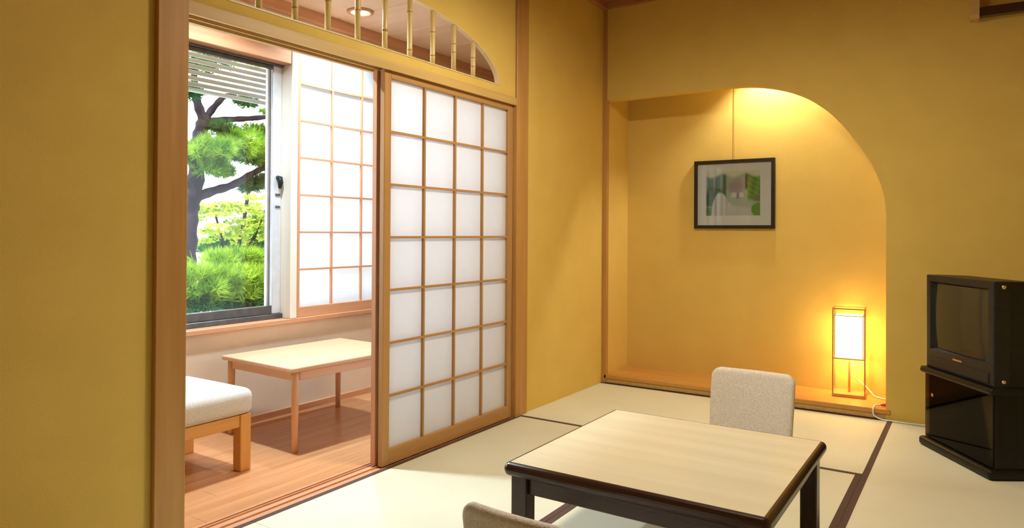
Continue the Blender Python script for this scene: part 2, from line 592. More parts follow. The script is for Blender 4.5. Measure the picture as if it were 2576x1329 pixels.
struct(obj('trim_6', bm, 'cedar_y'), 'grooved wooden floor track under the sliding paper screens', 'track')

# ---- wall of the alcove
AX = 1.82
prof = [(0.0, 2.030), (0.70, 2.034), (0.90, 2.036), (1.0, 2.032), (1.10, 2.020), (1.20, 1.997), (1.30, 1.962), (1.40, 1.908), (1.50, 1.828),
        (1.59, 1.728), (1.67, 1.615), (1.735, 1.510), (1.785, 1.390), (1.81, 1.290), (1.82, 1.200)]
prof = [(p.x, p.z) for p in smooth_path([(a, 0, b) for a, b in prof], 4)]
bm = bmesh.new()
HT = 0.07
for y in (0.0, HT):
    for (xa, za), (xb, zb) in zip(prof[:-1], prof[1:]):
        quad(bm, (xa, y, za), (xb, y, zb), (xb, y, ZC), (xa, y, ZC))
    quad(bm, (AX, y, 0), (XR, y, 0), (XR, y, ZC), (AX, y, ZC)) if y == HT else None
    if y == 0.0:
        quad(bm, (AX, y, -0.1), (XR, y, -0.1), (XR, y, ZC), (AX, y, ZC))
for (xa, za), (xb, zb) in zip(prof[:-1], prof[1:]):
    quad(bm, (xa, 0, za), (xb, 0, zb), (xb, HT, zb), (xa, HT, za))
quad(bm, (AX, 0, -0.1), (AX, HT, -0.1), (AX, HT, prof[-1][1]), (AX, 0, prof[-1][1]))
bmesh.ops.remove_doubles(bm, verts=bm.verts, dist=1e-5)
wall_back = struct(obj('wall_back', bm, 'plaster'), 'ochre plaster wall with the arched alcove opening', 'wall')

AD = 0.40   # alcove depth
AL = 0.018  # left face of the alcove
alc = struct(boxes('wall_alcove', [(-0.1, AL, 0.0, AD + 0.05, -0.1, ZC), (1.845, 1.92, HT, AD + 0.05, -0.1, ZC),
                                   (AL, 1.845, HT, AD, 2.42, 2.50), (AL, 1.845, AD, AD + 0.04, -0.1, 2.44)], 'plaster_alcove'),
             'ochre side walls and top inside the arched alcove', 'wall')
struct(box('trim_7', (-0.002, 0.034, -0.006, 0.030, 0.0, 2.69), 'post_z', bev=0.002), 'slim brown corner strip between screen wall and alcove', 'trim')

board = struct(box('floor_alcove', (AL, 1.845, -0.006, AD, 0.034, 0.0614), 'alcove_board', bev=0.003), 'raised polished wooden board forming the alcove floor', 'floor')
box('riser', (0.034, AX, 0.002, 0.03, 0.0, 0.034), 'header', board)
box('kick_strip', (0.034, AX, -0.003, 0.002, 0.0, 0.005), 'dark_x', board)

# ---- walls out of view
struct(box('wall_right', (XR, XR + 0.1, YB, HT, -0.1, ZC), 'plaster'), 'ochre plaster wall at the right of the room', 'wall')
struct(box('wall_front', (-WT, XR + 0.1, YB - 0.1, YB, -0.1, ZC), 'plaster'), 'ochre plaster wall behind the viewer', 'wall')

# ---- veranda (sunroom)
VX = -1.155
VY0, VY1 = -4.2, 0.40
VZ = 2.42
fv = struct(box('floor_veranda', (VX - 0.1, -WT - 0.02, VY0, VY1, -0.12, -0.022), 'cedar_y'), 'orange wooden plank floor of the veranda', 'floor')
nx = 10
pw = (-WT - 0.02 - VX) / nx
for i in range(nx):
    x0 = VX + i * pw
    off = 0.9 * ((i * 7) % 5) / 5.0
    cuts = [VY0] + [c for c in (VY0 + 0.6 + off, VY0 + 2.42 + off) if c < VY1 - 0.1] + [VY1]
    for a, b_ in zip(cuts[:-1], cuts[1:]):
        o = box('plank', (x0 + 0.0005, x0 + pw - 0.0005, a + 0.0005, b_ - 0.0005, -0.022, 0.0), 'plank', fv, bev=0.0012)

WZ0, WZ1 = 0.545, 2.066
WY0, WY1 = -3.45, -0.70
struct(boxes('wall_veranda', [(VX - 0.12, VX, VY0, VY1, -0.12, WZ0), (VX - 0.12, VX, VY0, VY1, 2.216, VZ + 0.05), (VX - 0.12, VX - 0.05, WY0, WY1, WZ1, 2.216),
                              (VX - 0.12, VX, VY0, WY0, WZ0, 2.216), (VX - 0.12, VX, WY1, VY1, WZ0, 2.216)], 'ver_wall'),
       'beige plaster wall under the veranda window', 'wall')
struct(boxes('wall_veranda_end', [(VX - 0.12, -WT, VY1, VY1 + 0.1, -0.12, VZ + 0.05), (VX - 0.12, -WT, VY0 - 0.1, VY0, -0.12, VZ + 0.05)], 'ver_wall'),
       'beige plaster end walls of the veranda', 'wall')
cv = struct(box('ceiling_veranda', (VX - 0.35, -WT, VY0 - 0.1, VY1 + 0.1, VZ + 0.015, VZ + 0.10), 'ver_ceiling'), 'pale wooden ceiling of the veranda', 'ceiling')
y = VY0
while y < VY1 - 0.01:
    y2 = min(y + 0.4475, VY1)
    box('ceiling_board', (VX, -WT, y + 0.002, y2 - 0.002, VZ, VZ + 0.015), 'ver_ceiling', cv, bev=0.002)
    y = y2
struct(box('baseboard_veranda', (VX, VX + 0.012, VY0, VY1, 0.0, 0.035), 'cedar_y', bev=0.002), 'reddish baseboard of the veranda wall', 'baseboard')
struct(box('trim_8', (VX - 0.10, VX + 0.030, WY0 - 0.03, WY1 + 0.03, WZ0 - 0.012, WZ0 + 0.016), 'cedar_y', bev=0.003), 'reddish wooden window sill of the veranda', 'sill')
struct(box('trim_9', (VX - 0.05, VX + 0.025, WY0, -1.858, WZ1, 2.216), 'cedar_y', bev=0.003), 'reddish wooden head board of the veranda window', 'head board')
struct(box('trim_10', (VX - 0.08, VX + 0.030, -1.858, -1.810, WZ0 + 0.016, 2.216), 'cream_z', bev=0.003), 'pale upright post in the veranda window', 'post')
struct(box('trim_11', (VX, VX + 0.04, VY0, VY1, 2.355, VZ), 'cedar_y', bev=0.003), 'reddish moulding under the veranda ceiling', 'moulding')

# window with aluminium sashes
WX = VX - 0.075
win = bpy.data.objects.new('window_1', None)
C.objects.link(win)
win.location = (WX, (WY0 + WY1) / 2, WZ0)
struct(win, 'aluminium sliding window looking onto the garden', 'window')
wl = (-WX, -(WY0 + WY1) / 2, -WZ0)
box('bottom_track', (WX - 0.045, WX + 0.035, WY0, WY1, WZ0 + 0.016, WZ0 + 0.045), 'alu_dark', win, bev=0.003, loc=wl)
box('top_track', (WX - 0.045, WX + 0.035, WY0, WY1, WZ1 - 0.012, WZ1), 'alu_dark', win, bev=0.003, loc=wl)
for (ya, yb), xo in (((WY0, -1.862), 0.008), ((-1.935, WY1), -0.026)):
    s = bpy.data.objects.new('sash', None)
    C.objects.link(s)
    s.parent = win
    s.location = wl
    x0, x1 = WX + xo - 0.012, WX + xo + 0.012
    za, zb = WZ0 + 0.045, WZ1 - 0.012
    box('sash_stile', (x0, x1, ya, ya + 0.05, za, zb), 'alu', s, bev=0.003)
    box('sash_stile', (x0, x1, yb - 0.06, yb, za, zb), 'alu', s, bev=0.003)
    box('sash_rail', (x0, x1, ya + 0.05, yb - 0.06, za, za + 0.05), 'alu_dark', s, bev=0.003)
    box('sash_rail', (x0, x1, ya + 0.05, yb - 0.06, zb - 0.022, zb), 'alu_dark', s, bev=0.003)
    box('glass_pane', (WX + xo - 0.002, WX + xo + 0.002, ya + 0.05, yb - 0.06, za + 0.05, zb - 0.022), 'glass', s)
    if xo > 0:
        obj('latch', tube_bm([(x1, -1.888, 1.395), (x1 + 0.020, -1.888, 1.390), (x1 + 0.026, -1.888, 1.365), (x1 + 0.020, -1.888, 1.330)],
                             [0.014, 0.017, 0.016, 0.008], 8), 'black_plastic', s, smooth=True)
        box('latch_plate', (x1, x1 + 0.006, -1.905, -1.872, 1.285, 1.300), 'alu_dark', s, bev=0.001)
        box('latch_plate', (x1, x1 + 0.006, -1.905, -1.872, 1.215, 1.228), 'alu_dark', s, bev=0.001)


# ================================================================ PAPER SCREENS
def shoji(name, label, x, y0, y1, z0, z1, stile, top, bot, ncol, nrow, bar, wood_key, group=None, depth=0.028, edge_right=None):
    """screen standing in the plane x; bars face +x, paper on the -x side"""
    t = thing(name, label, 'paper screen', (x, (y0 + y1) / 2, z0), 0, group)
    W, H = y1 - y0, z1 - z0
    h = W / 2
    for s in (-1, 1):
        box('stile', (-depth / 2, depth / 2, s * h - (stile if s > 0 else 0), s * h + (stile if s < 0 else 0), 0, H), wood_key + '_z', t, bev=0.002)
    box('bottom_rail', (-depth / 2, depth / 2, -h + stile, h - stile, 0, bot), wood_key + '_y', t, bev=0.002)
    box('top_rail', (-depth / 2, depth / 2, -h + stile, h - stile, H - top, H), wood_key + '_y', t, bev=0.002)
    iw, ih = W - 2 * stile, H - top - bot
    cw, rh = iw / ncol, ih / nrow
    bx0, bx1 = -0.004, 0.010
    for i in range(1, ncol):
        yy = -h + stile + cw * i
        box('upright_bar', (bx0, bx1, yy - bar / 2, yy + bar / 2, bot, H - top), wood_key + '_z', t)
    for j in range(1, nrow):
        zz = bot + rh * j
        box('cross_bar', (bx0, bx1 - 0.001, -h + stile, h - stile, zz - bar / 2, zz + bar / 2), wood_key + '_y', t)
    bm = bmesh.new()
    add_box(bm, -0.0004, 0.0004, -cw / 2, cw / 2, -rh / 2, rh / 2)
    bmesh.ops.recalc_face_normals(bm, faces=bm.faces)
    # a single sheet: keep the front face only so light passes once
    for f in list(bm.faces):
        if f.normal.x < 0.5:
            bm.faces.remove(f)
    me = bpy.data.meshes.new('paper_pane')
    bm.to_mesh(me)
    bm.free()
    for i in range(ncol):
        for j in range(nrow):
            link_mesh('paper_pane', me, 'paper', t, loc=(-0.0045, -h + stile + cw * (i + 0.5), bot + rh * (j + 0.5)))
    return t


shoji('shoji_screen', 'sliding paper screen on the tatami side, in front of the other one', -0.024, -2.252, -1.176, 0.002, Z_K0 + 0.003, 0.046, 0.040, 0.070, 4, 7, 0.011, 'shoji')
shoji('shoji_screen', 'sliding paper screen on the veranda side, tucked behind the front one', -0.067, -2.256, -1.195, 0.002, Z_K0 + 0.003, 0.060, 0.040, 0.070, 4, 7, 0.010, 'cedar')
shoji('shoji_screen', 'paper screen with reddish bars over the veranda window', VX + 0.004, -1.808, -0.728, WZ0 + 0.016, 2.215, 0.028, 0.020, 0.062, 4, 7, 0.011, 'cedar')


# ================================================================ VERANDA FURNITURE
# low table
t = thing('side_table', 'pale wooden low table standing on the veranda planks', 'table', (-0.765, -1.955, 0), R_(-3.0))
hx, hy = 0.30, 0.40
bm = bmesh.new()
add_box(bm, -hx, hx, -hy, hy, 0.395, 0.418)
bmesh.ops.bevel(bm, geom=list(bm.edges), offset=0.006, segments=2, affect='EDGES', profile=0.5)
obj('tabletop', bm, 'beech_y', t)
for sx in (-1, 1):
    for sy in (-1, 1):
        lx, ly = sx * (hx - 0.030), sy * (hy - 0.040)
        obj('leg', tube_bm([(lx, ly, 0.0), (lx, ly, 0.30), (lx, ly, 0.395)], [0.014, 0.0185, 0.019], 12), 'beech_z', t, smooth=True)
for s in (-1, 1):
    box('apron', (-hx + 0.05, hx - 0.05, s * (hy - 0.04) - 0.009, s * (hy - 0.04) + 0.009, 0.350, 0.392), 'beech_x', t, bev=0.002)
    box('apron', (s * (hx - 0.03) - 0.009, s * (hx - 0.03) + 0.009, -hy + 0.06, hy - 0.06, 0.350, 0.392), 'beech_y', t, bev=0.002)

# stool
t = thing('stool', 'low stool with a white padded seat and square wooden legs', 'stool', (-0.735, -2.860, 0), 0)
sx_, sy_ = 0.245, 0.265
bm = bmesh.new()
add_box(bm, -sx_ - 0.012, sx_ + 0.012, -sy_ - 0.012, sy_ + 0.012, 0.252, 0.370)
bmesh.ops.subdivide_edges(bm, edges=list(bm.edges), cuts=1, use_grid_fill=True)
bmesh.ops.bevel(bm, geom=[e for e in bm.edges if len(e.link_faces) == 2 and e.calc_face_angle(0) > 0.5], offset=0.038, segments=5, affect='EDGES', profile=0.5)
for v in bm.verts:
    if v.co.z > 0.3:
        v.co.z += 0.010 * max(0, 1 - (v.co.x / sx_) ** 2) * max(0, 1 - (v.co.y / sy_) ** 2)
obj('cushion', bm, 'fabric_white', t, smooth=True)
for a in (-1, 1):
    for b_ in (-1, 1):
        box('leg', (a * (sx_ - 0.0275) - 0.0275, a * (sx_ - 0.0275) + 0.0275, b_ * (sy_ - 0.0275) - 0.0275, b_ * (sy_ - 0.0275) + 0.0275, 0, 0.254), 'stool_z', t, bev=0.003)
for a in (-1, 1):
    box('apron', (a * (sx_ - 0.016) - 0.010, a * (sx_ - 0.016) + 0.010, -sy_ + 0.055, sy_ - 0.055, 0.200, 0.254), 'stool_y', t, bev=0.002)
    box('apron', (-sx_ + 0.055, sx_ - 0.055, a * (sy_ - 0.016) - 0.010, a * (sy_ - 0.016) + 0.010, 0.200, 0.254), 'stool_x', t, bev=0.002)

# lit downlights in the veranda ceiling
def veranda_light(label, loc, watts):
    t = thing('veranda_downlight', label, 'downlight', loc, 0, 'downlights in the veranda ceiling')
    obj('ring', lathe_bm([(0.058, 0.004), (0.058, -0.012), (0.068, -0.016), (0.080, -0.010), (0.082, 0.0), (0.058, 0.004)], 24), 'cedar_x', t, smooth=True)
    obj('lens', lathe_bm([(0.057, -0.004), (0.040, -0.008), (0.0, -0.010)], 20), 'cool_lens', t, smooth=True)
    ld = bpy.data.lights.new('downlight_glow', 'AREA')
    ld.shape = 'DISK'
    ld.size = 0.10
    ld.energy = watts
    ld.spread = R_(135)
    ld.color = (0.70, 0.88, 1.0)
    lo = bpy.data.objects.new('downlight_glow', ld)
    C.objects.link(lo)
    lo.parent = t
    lo.location = (0, 0, -0.018)
    return t


veranda_light('small lit downlight in the veranda ceiling, seen through the bamboo transom', (-0.88, -1.55, VZ), 18)
veranda_light('lit downlight in the veranda ceiling above the stool', (-0.62, -2.47, VZ), 37)

# ================================================================ ALCOVE CONTENTS
# downlight
t = thing('alcove_downlight', 'small downlight hidden up behind the arch of the alcove', 'downlight', (1.10, 0.255, 2.42))
obj('housing', lathe_bm([(0.045, 0), (0.045, -0.07), (0.040, -0.07), (0.040, -0.01), (0.0, -0.01)], 20), 'white_metal', t)
obj('bulb', lathe_bm([(0.0, -0.012), (0.020, -0.02), (0.026, -0.04), (0.018, -0.058), (0.0, -0.064)], 16), 'bulb', t, smooth=True)
sd = bpy.data.lights.new('downlight_beam', 'SPOT')
sd.energy = 60
sd.color = (1.0, 0.92, 0.74)
sd.spot_size = R_(112)
sd.spot_blend = 0.55
sd.shadow_soft_size = 0.025
so = bpy.data.objects.new('downlight_beam', sd)
C.objects.link(so)
so.parent = t
so.location = (0, 0, -0.08)
so.rotation_euler = (0, 0, 0)

# framed picture
PW, PH = 0.562, 0.486
t = thing('framed_picture', 'black framed garden picture hanging on the alcove wall', 'picture', (0.829, AD, 1.114))
fw, fd = 0.024, 0.022
yo = -0.004
for s in (-1, 1):
    bm = bmesh.new()
    xo, xi = s * PW / 2, s * (PW / 2 - fw)
    v = [(xo, 0), (xo, PH), (xi, PH - fw), (xi, fw)]
    f1 = [bm.verts.new((a, yo, b_)) for a, b_ in v]
    f2 = [bm.verts.new((a, yo - fd, b_)) for a, b_ in v]
    bm.faces.new(f1)
    bm.faces.new(f2)
    for k in range(4):
        bm.faces.new((f1[k], f1[(k + 1) % 4], f2[(k + 1) % 4], f2[k]))
    obj('frame_upright', bm, 'frame_black', t)
for zo, zi in ((0, fw), (PH, PH - fw)):
    bm = bmesh.new()
    v = [(-PW / 2, zo), (PW / 2, zo), (PW / 2 - fw, zi), (-PW / 2 + fw, zi)]
    f1 = [bm.verts.new((a, yo, b_)) for a, b_ in v]
    f2 = [bm.verts.new((a, yo - fd, b_)) for a, b_ in v]
    bm.faces.new(f1)
    bm.faces.new(f2)
    for k in range(4):
        bm.faces.new((f1[k], f1[(k + 1) % 4], f2[(k + 1) % 4], f2[k]))
    obj('frame_rail', bm, 'frame_black', t)
obj('hanging_wire', tube_bm([(0, -0.006, PH - 0.01), (0, -0.005, PH + 0.4), (0, -0.004, 2.42 - 1.114)], 0.0016, 6), 'post_z', t)
box('mat_board', (-PW / 2 + fw - 0.003, PW / 2 - fw + 0.003, yo - 0.010, yo - 0.002, fw - 0.003, PH - fw + 0.003), 'mat_board', t)
box('picture_glass', (-PW / 2 + fw - 0.002, PW / 2 - fw + 0.002, yo - 0.0145, yo - 0.0125, fw - 0.002, PH - fw + 0.002), 'glass', t)


def print_col(u, v):
    """flat printed garden view, u right, v up, 0..1"""
    def mixc(a, b, t):
        t = max(0.0, min(1.0, t))
        return tuple(a[i] * (1 - t) + b[i] * t for i in range(3))

    def sm(e0, e1, x):
        q = max(0.0, min(1.0, (x - e0) / (e1 - e0)))
        return q * q * (3 - 2 * q)
    c = (0.42, 0.50, 0.36)
    c = mixc(c, (0.38, 0.34, 0.32), sm(0.40, 0.46, u) * (1 - sm(0.66, 0.72, u)) * sm(0.45, 0.55, v) * (1 - sm(0.70, 0.78, v)))
    roof = sm(0.10, -0.06, abs(u - 0.58) * 0.8 - (0.88 - v) * 0.75) * sm(0.58, 0.62, v) * (1 - sm(0.86, 0.90, v))
    c = mixc(c, (0.40, 0.29, 0.28), 0.6 * roof)
    c = mixc(c, (0.70, 0.67, 0.66), sm(0.46, 0.50, u) * (1 - sm(0.68, 0.72, u)) * sm(0.40, 0.43, v) * (1 - sm(0.50, 0.53, v)))
    c = mixc(c, (0.30, 0.24, 0.25), sm(0.56, 0.58, u) * (1 - sm(0.61, 0.63, u)) * sm(0.36, 0.40, v) * (1 - sm(0.50, 0.54, v)))
    left = 1 - sm(0.36, 0.40, u)
    stripes = 0.5 + 0.5 * math.sin(u * 46 + 0.6)
    bam = mixc((0.045, 0.14, 0.045), (0.30, 0.42, 0.42), stripes ** 3 * sm(0.45, 0.7, v))
    c = mixc(c, bam, left * sm(0.18, 0.24, v))
    c = mixc(c, (0.08, 0.24, 0.08), left * (1 - sm(0.15, 0.24, v)))
    right = sm(0.75, 0.79, u)
    gr = mixc((0.10, 0.24, 0.03), (0.24, 0.42, 0.06), 0.5 + 0.5 * math.sin(u * 40 + v * 23) * math.cos(v * 31))
    c = mixc(c, gr, right * sm(0.28, 0.40, v + 0.2 * (u - 0.8)))
    c = mixc(c, (0.14, 0.08, 0.06), sm(0.72, 0.735, u) * (1 - sm(0.765, 0.78, u)) * sm(0.55, 0.62, v))
    c = mixc(c, (0.24, 0.17, 0.12), sm(0.86, 0.92, u) * sm(0.30, 0.36, v) * (1 - sm(0.40, 0.48, v)))
    rock = max(sm(1.08, 0.92, ((u - 0.27) / 0.17) ** 2 + (v / 0.52) ** 2), sm(0.03, -0.03, v - 0.42 + 0.95 * (u - 0.30)) * sm(0.26, 0.30, u) * (1 - sm(0.66, 0.74, u)))
    c = mixc(c, mixc((0.52, 0.53, 0.48), (0.70, 0.70, 0.68), 0.5 + 0.5 * math.sin(u * 60)), rock)
    path = sm(0.34, 0.44, u) * (1 - sm(0.84, 0.92, u)) * (1 - sm(0.16, 0.26, v - 0.15 * (0.6 - u)))
    c = mixc(c, (0.58, 0.58, 0.56), path)
    bush = sm(1.0, 0.75, ((u - 0.97) / 0.14) ** 2 + ((v - 0.13) / 0.16) ** 2)
    c = mixc(c, (0.14, 0.34, 0.03), bush)
    c = mixc(c, (0.72, 0.72, 0.52), sm(0.86, 0.95, v + 0.04 * math.sin(u * 15)))
    return c


pu, pv = 84, 66
bm = bmesh.new()
x0, x1, z0, z1 = -0.195, 0.182, 0.092, 0.405
grid = [[bm.verts.new((x0 + (x1 - x0) * i / pu, 0, z0 + (z1 - z0) * j / pv)) for i in range(pu + 1)] for j in range(pv + 1)]
for j in range(pv):
    for i in range(pu):
        bm.faces.new((grid[j][i], grid[j][i + 1], grid[j + 1][i + 1], grid[j + 1][i]))
me = bpy.data.meshes.new('print')
bm.to_mesh(me)
bm.free()
ca = me.color_attributes.new('ink', 'FLOAT_COLOR', 'POINT')
for i, v in enumerate(me.vertices):
    ca.data[i].color = (*print_col((v.co.x - x0) / (x1 - x0), (v.co.z - z0) / (z1 - z0)), 1)
pm, nt, N, L, b = new_mat('printed_paper')
at = N.new('ShaderNodeVertexColor')
at.layer_name = 'ink'
L.new(at.outputs['Color'], b.inputs['Base Color'])
b.inputs['Roughness'].default_value = 0.8
link_mesh('print', me, pm, t, loc=(0, yo - 0.0106, 0))

# paper lantern lamp
LX, LY, LZ = 1.588, 0.285, 0.0614
t = thing('paper_lamp', 'lit paper lantern lamp with a slim wooden frame on the alcove board', 'lamp', (LX, LY, LZ), R_(5))
a = 0.094
box('base', (-a, a, -0.085, 0.085, 0, 0.020), 'lamp_wood', t, bev=0.002)
for s in (-1, 1):
    for q in (-1, 1):
        box('post', (s * (a - 0.004) - 0.004, s * (a - 0.004) + 0.004, q * 0.079 - 0.004, q * 0.079 + 0.004, 0.020, 0.555), 'lamp_wood', t)
for zz in (0.236, 0.547):
    for q in (-1, 1):
        box('rail', (-a + 0.008, a - 0.008, q * 0.079 - 0.003, q * 0.079 + 0.003, zz, zz + 0.007), 'lamp_wood', t)
        box('rail', (q * (a - 0.004) - 0.003, q * (a - 0.004) + 0.003, -0.075, 0.075, zz, zz + 0.007), 'lamp_wood', t)
bm = bmesh.new()
sa, sb, s0, s1 = 0.080, 0.070, 0.243, 0.507
for f in (((-sa, -sb), (sa, -sb)), ((sa, -sb), (sa, sb)), ((sa, sb), (-sa, sb)), ((-sa, sb), (-sa, -sb))):
    quad(bm, (f[0][0], f[0][1], s0), (f[1][0], f[1][1], s0), (f[1][0], f[1][1], s1), (f[0][0], f[0][1], s1))
quad(bm, (-sa, -sb, s1), (sa, -sb, s1), (sa, sb, s1), (-sa, sb, s1))
bmesh.ops.remove_doubles(bm, verts=bm.verts, dist=1e-5)
obj('shade', bm, 'lamp_paper', t)
for s in (-1, 1):
    for q in (-1, 1):
        box('shade_strip', (s * sa - 0.0025, s * sa + 0.0025, q * sb - 0.0025, q * sb + 0.0025, s0, s1), 'lamp_wood', t)
for q in (-1, 1):
    box('shade_strip', (-sa, sa, q * sb - 0.0025, q * sb + 0.0025, s1 - 0.003, s1 + 0.002), 'lamp_wood', t)
    box('shade_strip', (q * sa - 0.0025, q * sa + 0.0025, -sb, sb, s1 - 0.003, s1 + 0.002), 'lamp_wood', t)
obj('socket', lathe_bm([(0, 0.020), (0.007, 0.020), (0.007, 0.19), (0.012, 0.225), (0.012, 0.243), (0, 0.243)], 12), 'lamp_wood', t)
pd = bpy.data.lights.new('lantern_bulb', 'POINT')
pd.energy = 1.0
pd.color = (1.0, 0.62, 0.22)
pd.shadow_soft_size = 0.03
po = bpy.data.objects.new('lantern_bulb', pd)
C.objects.link(po)
po.parent = t
po.location = (0.03, 0.03, 0.20)
cord = [(0.0, 0.03, 0.12), (0.05, 0.06, 0.085), (0.10, 0.04, 0.05), (0.14, 0.0, 0.012), (0.18, -0.03, 0.006), (0.215, -0.05, 0.012), (0.235, 0.0, 0.06), (0.240, 0.03, 0.12)]
obj('power_cord', tube_bm(smooth_path(cord, 5), 0.0042, 6), 'cord_white', t, smooth=True)
box('plug', (0.222, 0.246, 0.018, 0.042, 0.115, 0.150), 'cord_white', t, bev=0.003)

# aerial cable of the television, red plug at its end on the alcove board
cb = thing('television_cable', 'pale cable with a red plug running from the alcove along the wall to the television', 'cable', (1.80, -0.02, 0))
cpts = [(1.790, 0.060, 0.070), (1.768, 0.040, 0.072), (1.757, 0.010, 0.068), (1.756, -0.014, 0.050), (1.762, -0.018, 0.022), (1.800, -0.022, 0.006),
        (1.850, -0.030, 0.006), (1.930, -0.035, 0.006), (2.020, -0.030, 0.006), (2.150, -0.020, 0.006), (2.32, -0.020, 0.006)]
obj('cable', tube_bm([p - Vector((1.80, -0.02, 0)) for p in smooth_path(cpts, 6)], 0.0050, 6), 'cord_white', cb, smooth=True)
obj('red_plug', tube_bm([(-0.014, 0.078, 0.0716), (0.006, 0.088, 0.0726), (0.022, 0.096, 0.0726)], [0.006, 0.009, 0.009], 10), 'red_plastic', cb, smooth=True)

# ================================================================ LOW TABLE AND FLOOR CHAIRS
TX0, TX1, TY0, TY1, TH = 1.018, 1.800, -2.755, -1.957, 0.350
tcx, tcy = (TX0 + TX1) / 2, (TY0 + TY1) / 2
t = thing('low_table', 'low square table with pale wood top and dark rounded edge', 'table', (tcx, tcy, 0))
hx, hy = (TX1 - TX0) / 2, (TY1 - TY0) / 2
box('top_panel', (-hx, hx, -hy, hy, TH - 0.030, TH), 'tabletop', t)
ed = [(0.0, TH - 0.042), (0.0, TH + 0.0003)] + [(0.002 + 0.017 * math.sin(R_(q)), TH - 0.0212 + 0.0212 * math.cos(R_(q))) for q in range(0, 181, 18)]
obj('edge_band', ring_sweep_bm(-hx, hx, -hy, hy, 0.0008, ed), 'dark_x', t, smooth=False)
ob = 0.038
for a in (-1, 1):
    for b_ in (-1, 1):
        lx, ly = a * (hx - 0.030), b_ * (hy - 0.030)
        box('leg', (lx - 0.028, lx + 0.028, ly - 0.028, ly + 0.028, 0, TH - 0.030), 'dark_z', t, bev=0.004, seg=2)
for a in (-1, 1):
    box('apron', (-hx + 0.058, hx - 0.058, a * (hy - 0.030) - 0.012, a * (hy - 0.030) + 0.012, TH - 0.098, TH - 0.030), 'dark_x', t, bev=0.002)
    box('apron', (a * (hx - 0.030) - 0.012, a * (hx - 0.030) + 0.012, -hy + 0.058, hy - 0.058, TH - 0.098, TH - 0.030), 'dark_y', t, bev=0.002)


def floor_chair(label, loc, rotz):
    """legless chair: sits at local -y .. back at local y=0, faces -y"""
    t = thing('floor_chair', label, 'chair', loc, rotz, 'legless floor chairs at the low table')
    w = 0.195
    bm = bmesh.new()
    add_box(bm, -w, w, -0.44, -0.01, 0.0, 0.06)
    bmesh.ops.bevel(bm, geom=list(bm.edges), offset=0.022, segments=4, affect='EDGES', profile=0.5)
    obj('seat', bm, 'fabric', t, smooth=True)
    # backrest: rounded panel, reclined, slightly hollow, soft rim
    bm = bmesh.new()
    H, r, th, rim = 0.430, 0.045, 0.038, 0.019
    zs = [0.02 + (H - 0.02) * (1 - (1 - k / 26.0) ** 1.8) for k in range(27)]
    us = [math.sin(math.pi / 2 * (k / 12.0 - 1)) for k in range(25)]

    def half(z):
        base = w - 0.008 * max(0.0, 1 - z / 0.3)
        if z > H - r:
            return base - r + math.sqrt(max(0.0, r * r - (z - (H - r)) ** 2))
        return base

    def place(x, d, z):
        lean = 0.06 * (z / H) ** 1.4
        return (x, -0.030 + lean + d - 0.018 * (x / w) ** 2, z)
    fr, bk = [], []
    for z in zs:
        hw = half(z)
        ra, rb_ = [], []
        for u in us:
            x = u * hw
            e = min(hw - abs(x), H - z)
            q = 1.0 if e >= rim else math.sqrt(max(0.0, 1 - (1 - e / rim) ** 2))
            ra.append(bm.verts.new(place(x, -th / 2 * q, z)))
            rb_.append(bm.verts.new(place(x, th / 2 * q, z)))
        fr.append(ra)
        bk.append(rb_)
    for g_ in (fr, bk):
        for j in range(len(zs) - 1):
            for i in range(len(us) - 1):
                bm.faces.new((g_[j][i], g_[j][i + 1], g_[j + 1][i + 1], g_[j + 1][i]))
    for i in range(len(us) - 1):
        bm.faces.new((fr[0][i], fr[0][i + 1], bk[0][i + 1], bk[0][i]))
    bmesh.ops.remove_doubles(bm, verts=bm.verts, dist=1e-5)
    obj('backrest', bm, 'fabric', t, smooth=True)
    return t


floor_chair('oatmeal floor chair between the low table and the alcove', (1.372, -1.215, 0), R_(-2))
floor_chair('oatmeal floor chair seen from behind, nearest the viewer', (1.402, -3.245, 0), R_(180))

# ================================================================ TELEVISION
fx = Vector((0.535, -0.845, 0)).normalized()
ang = math.atan2(fx.y, fx.x)
tv_loc = (2.157, -0.653, 0)
t = thing('television_stand', 'black television stand with a smoked glass door', 'stand', tv_loc, ang)
w = 0.283
bm = bmesh.new()
add_box(bm, -w, w, 0.0, 0.40, 0.0, 0.045)
bmesh.ops.bevel(bm, geom=list(bm.edges), offset=0.016, segments=3, affect='EDGES', profile=0.5)
obj('plinth', bm, 'black_x', t)
bm = bmesh.new()
add_box(bm, -w, w, 0.005, 0.40, 0.372, 0.404)
bmesh.ops.bevel(bm, geom=list(bm.edges), offset=0.013, segments=3, affect='EDGES', profile=0.5)
obj('top_board', bm, 'black_x', t)
iw = 0.262
for s in (-1, 1):
    box('side_panel', (s * iw - (0.018 if s > 0 else 0), s * iw + (0.018 if s < 0 else 0), 0.035, 0.39, 0.045, 0.372), 'black_z', t, bev=0.001)
box('back_panel', (-iw + 0.018, iw - 0.018, 0.378, 0.390, 0.045, 0.372), 'shelf_brown', t)
box('shelf', (-iw + 0.018, iw - 0.018, 0.06, 0.378, 0.215, 0.230), 'shelf_brown', t)
gd = box('glass_door', (-iw + 0.002, iw - 0.002, 0.026, 0.031, 0.050, 0.368), 'smoked', t)
box('door_catch', (-0.20, -0.185, 0.021, 0.026, 0.262, 0.277), 'brass', gd)

tv = thing('television', 'black tube television standing on the black stand', 'television', (tv_loc[0], tv_loc[1], 0.404), ang)
w, H = 0.262, 0.470
sx0, sx1, sz0, sz1 = -0.226, 0.226, 0.095, 0.440
# bezel: front frame as 4 pieces in one part
bm = bmesh.new()
d0, d1 = 0.030, 0.100


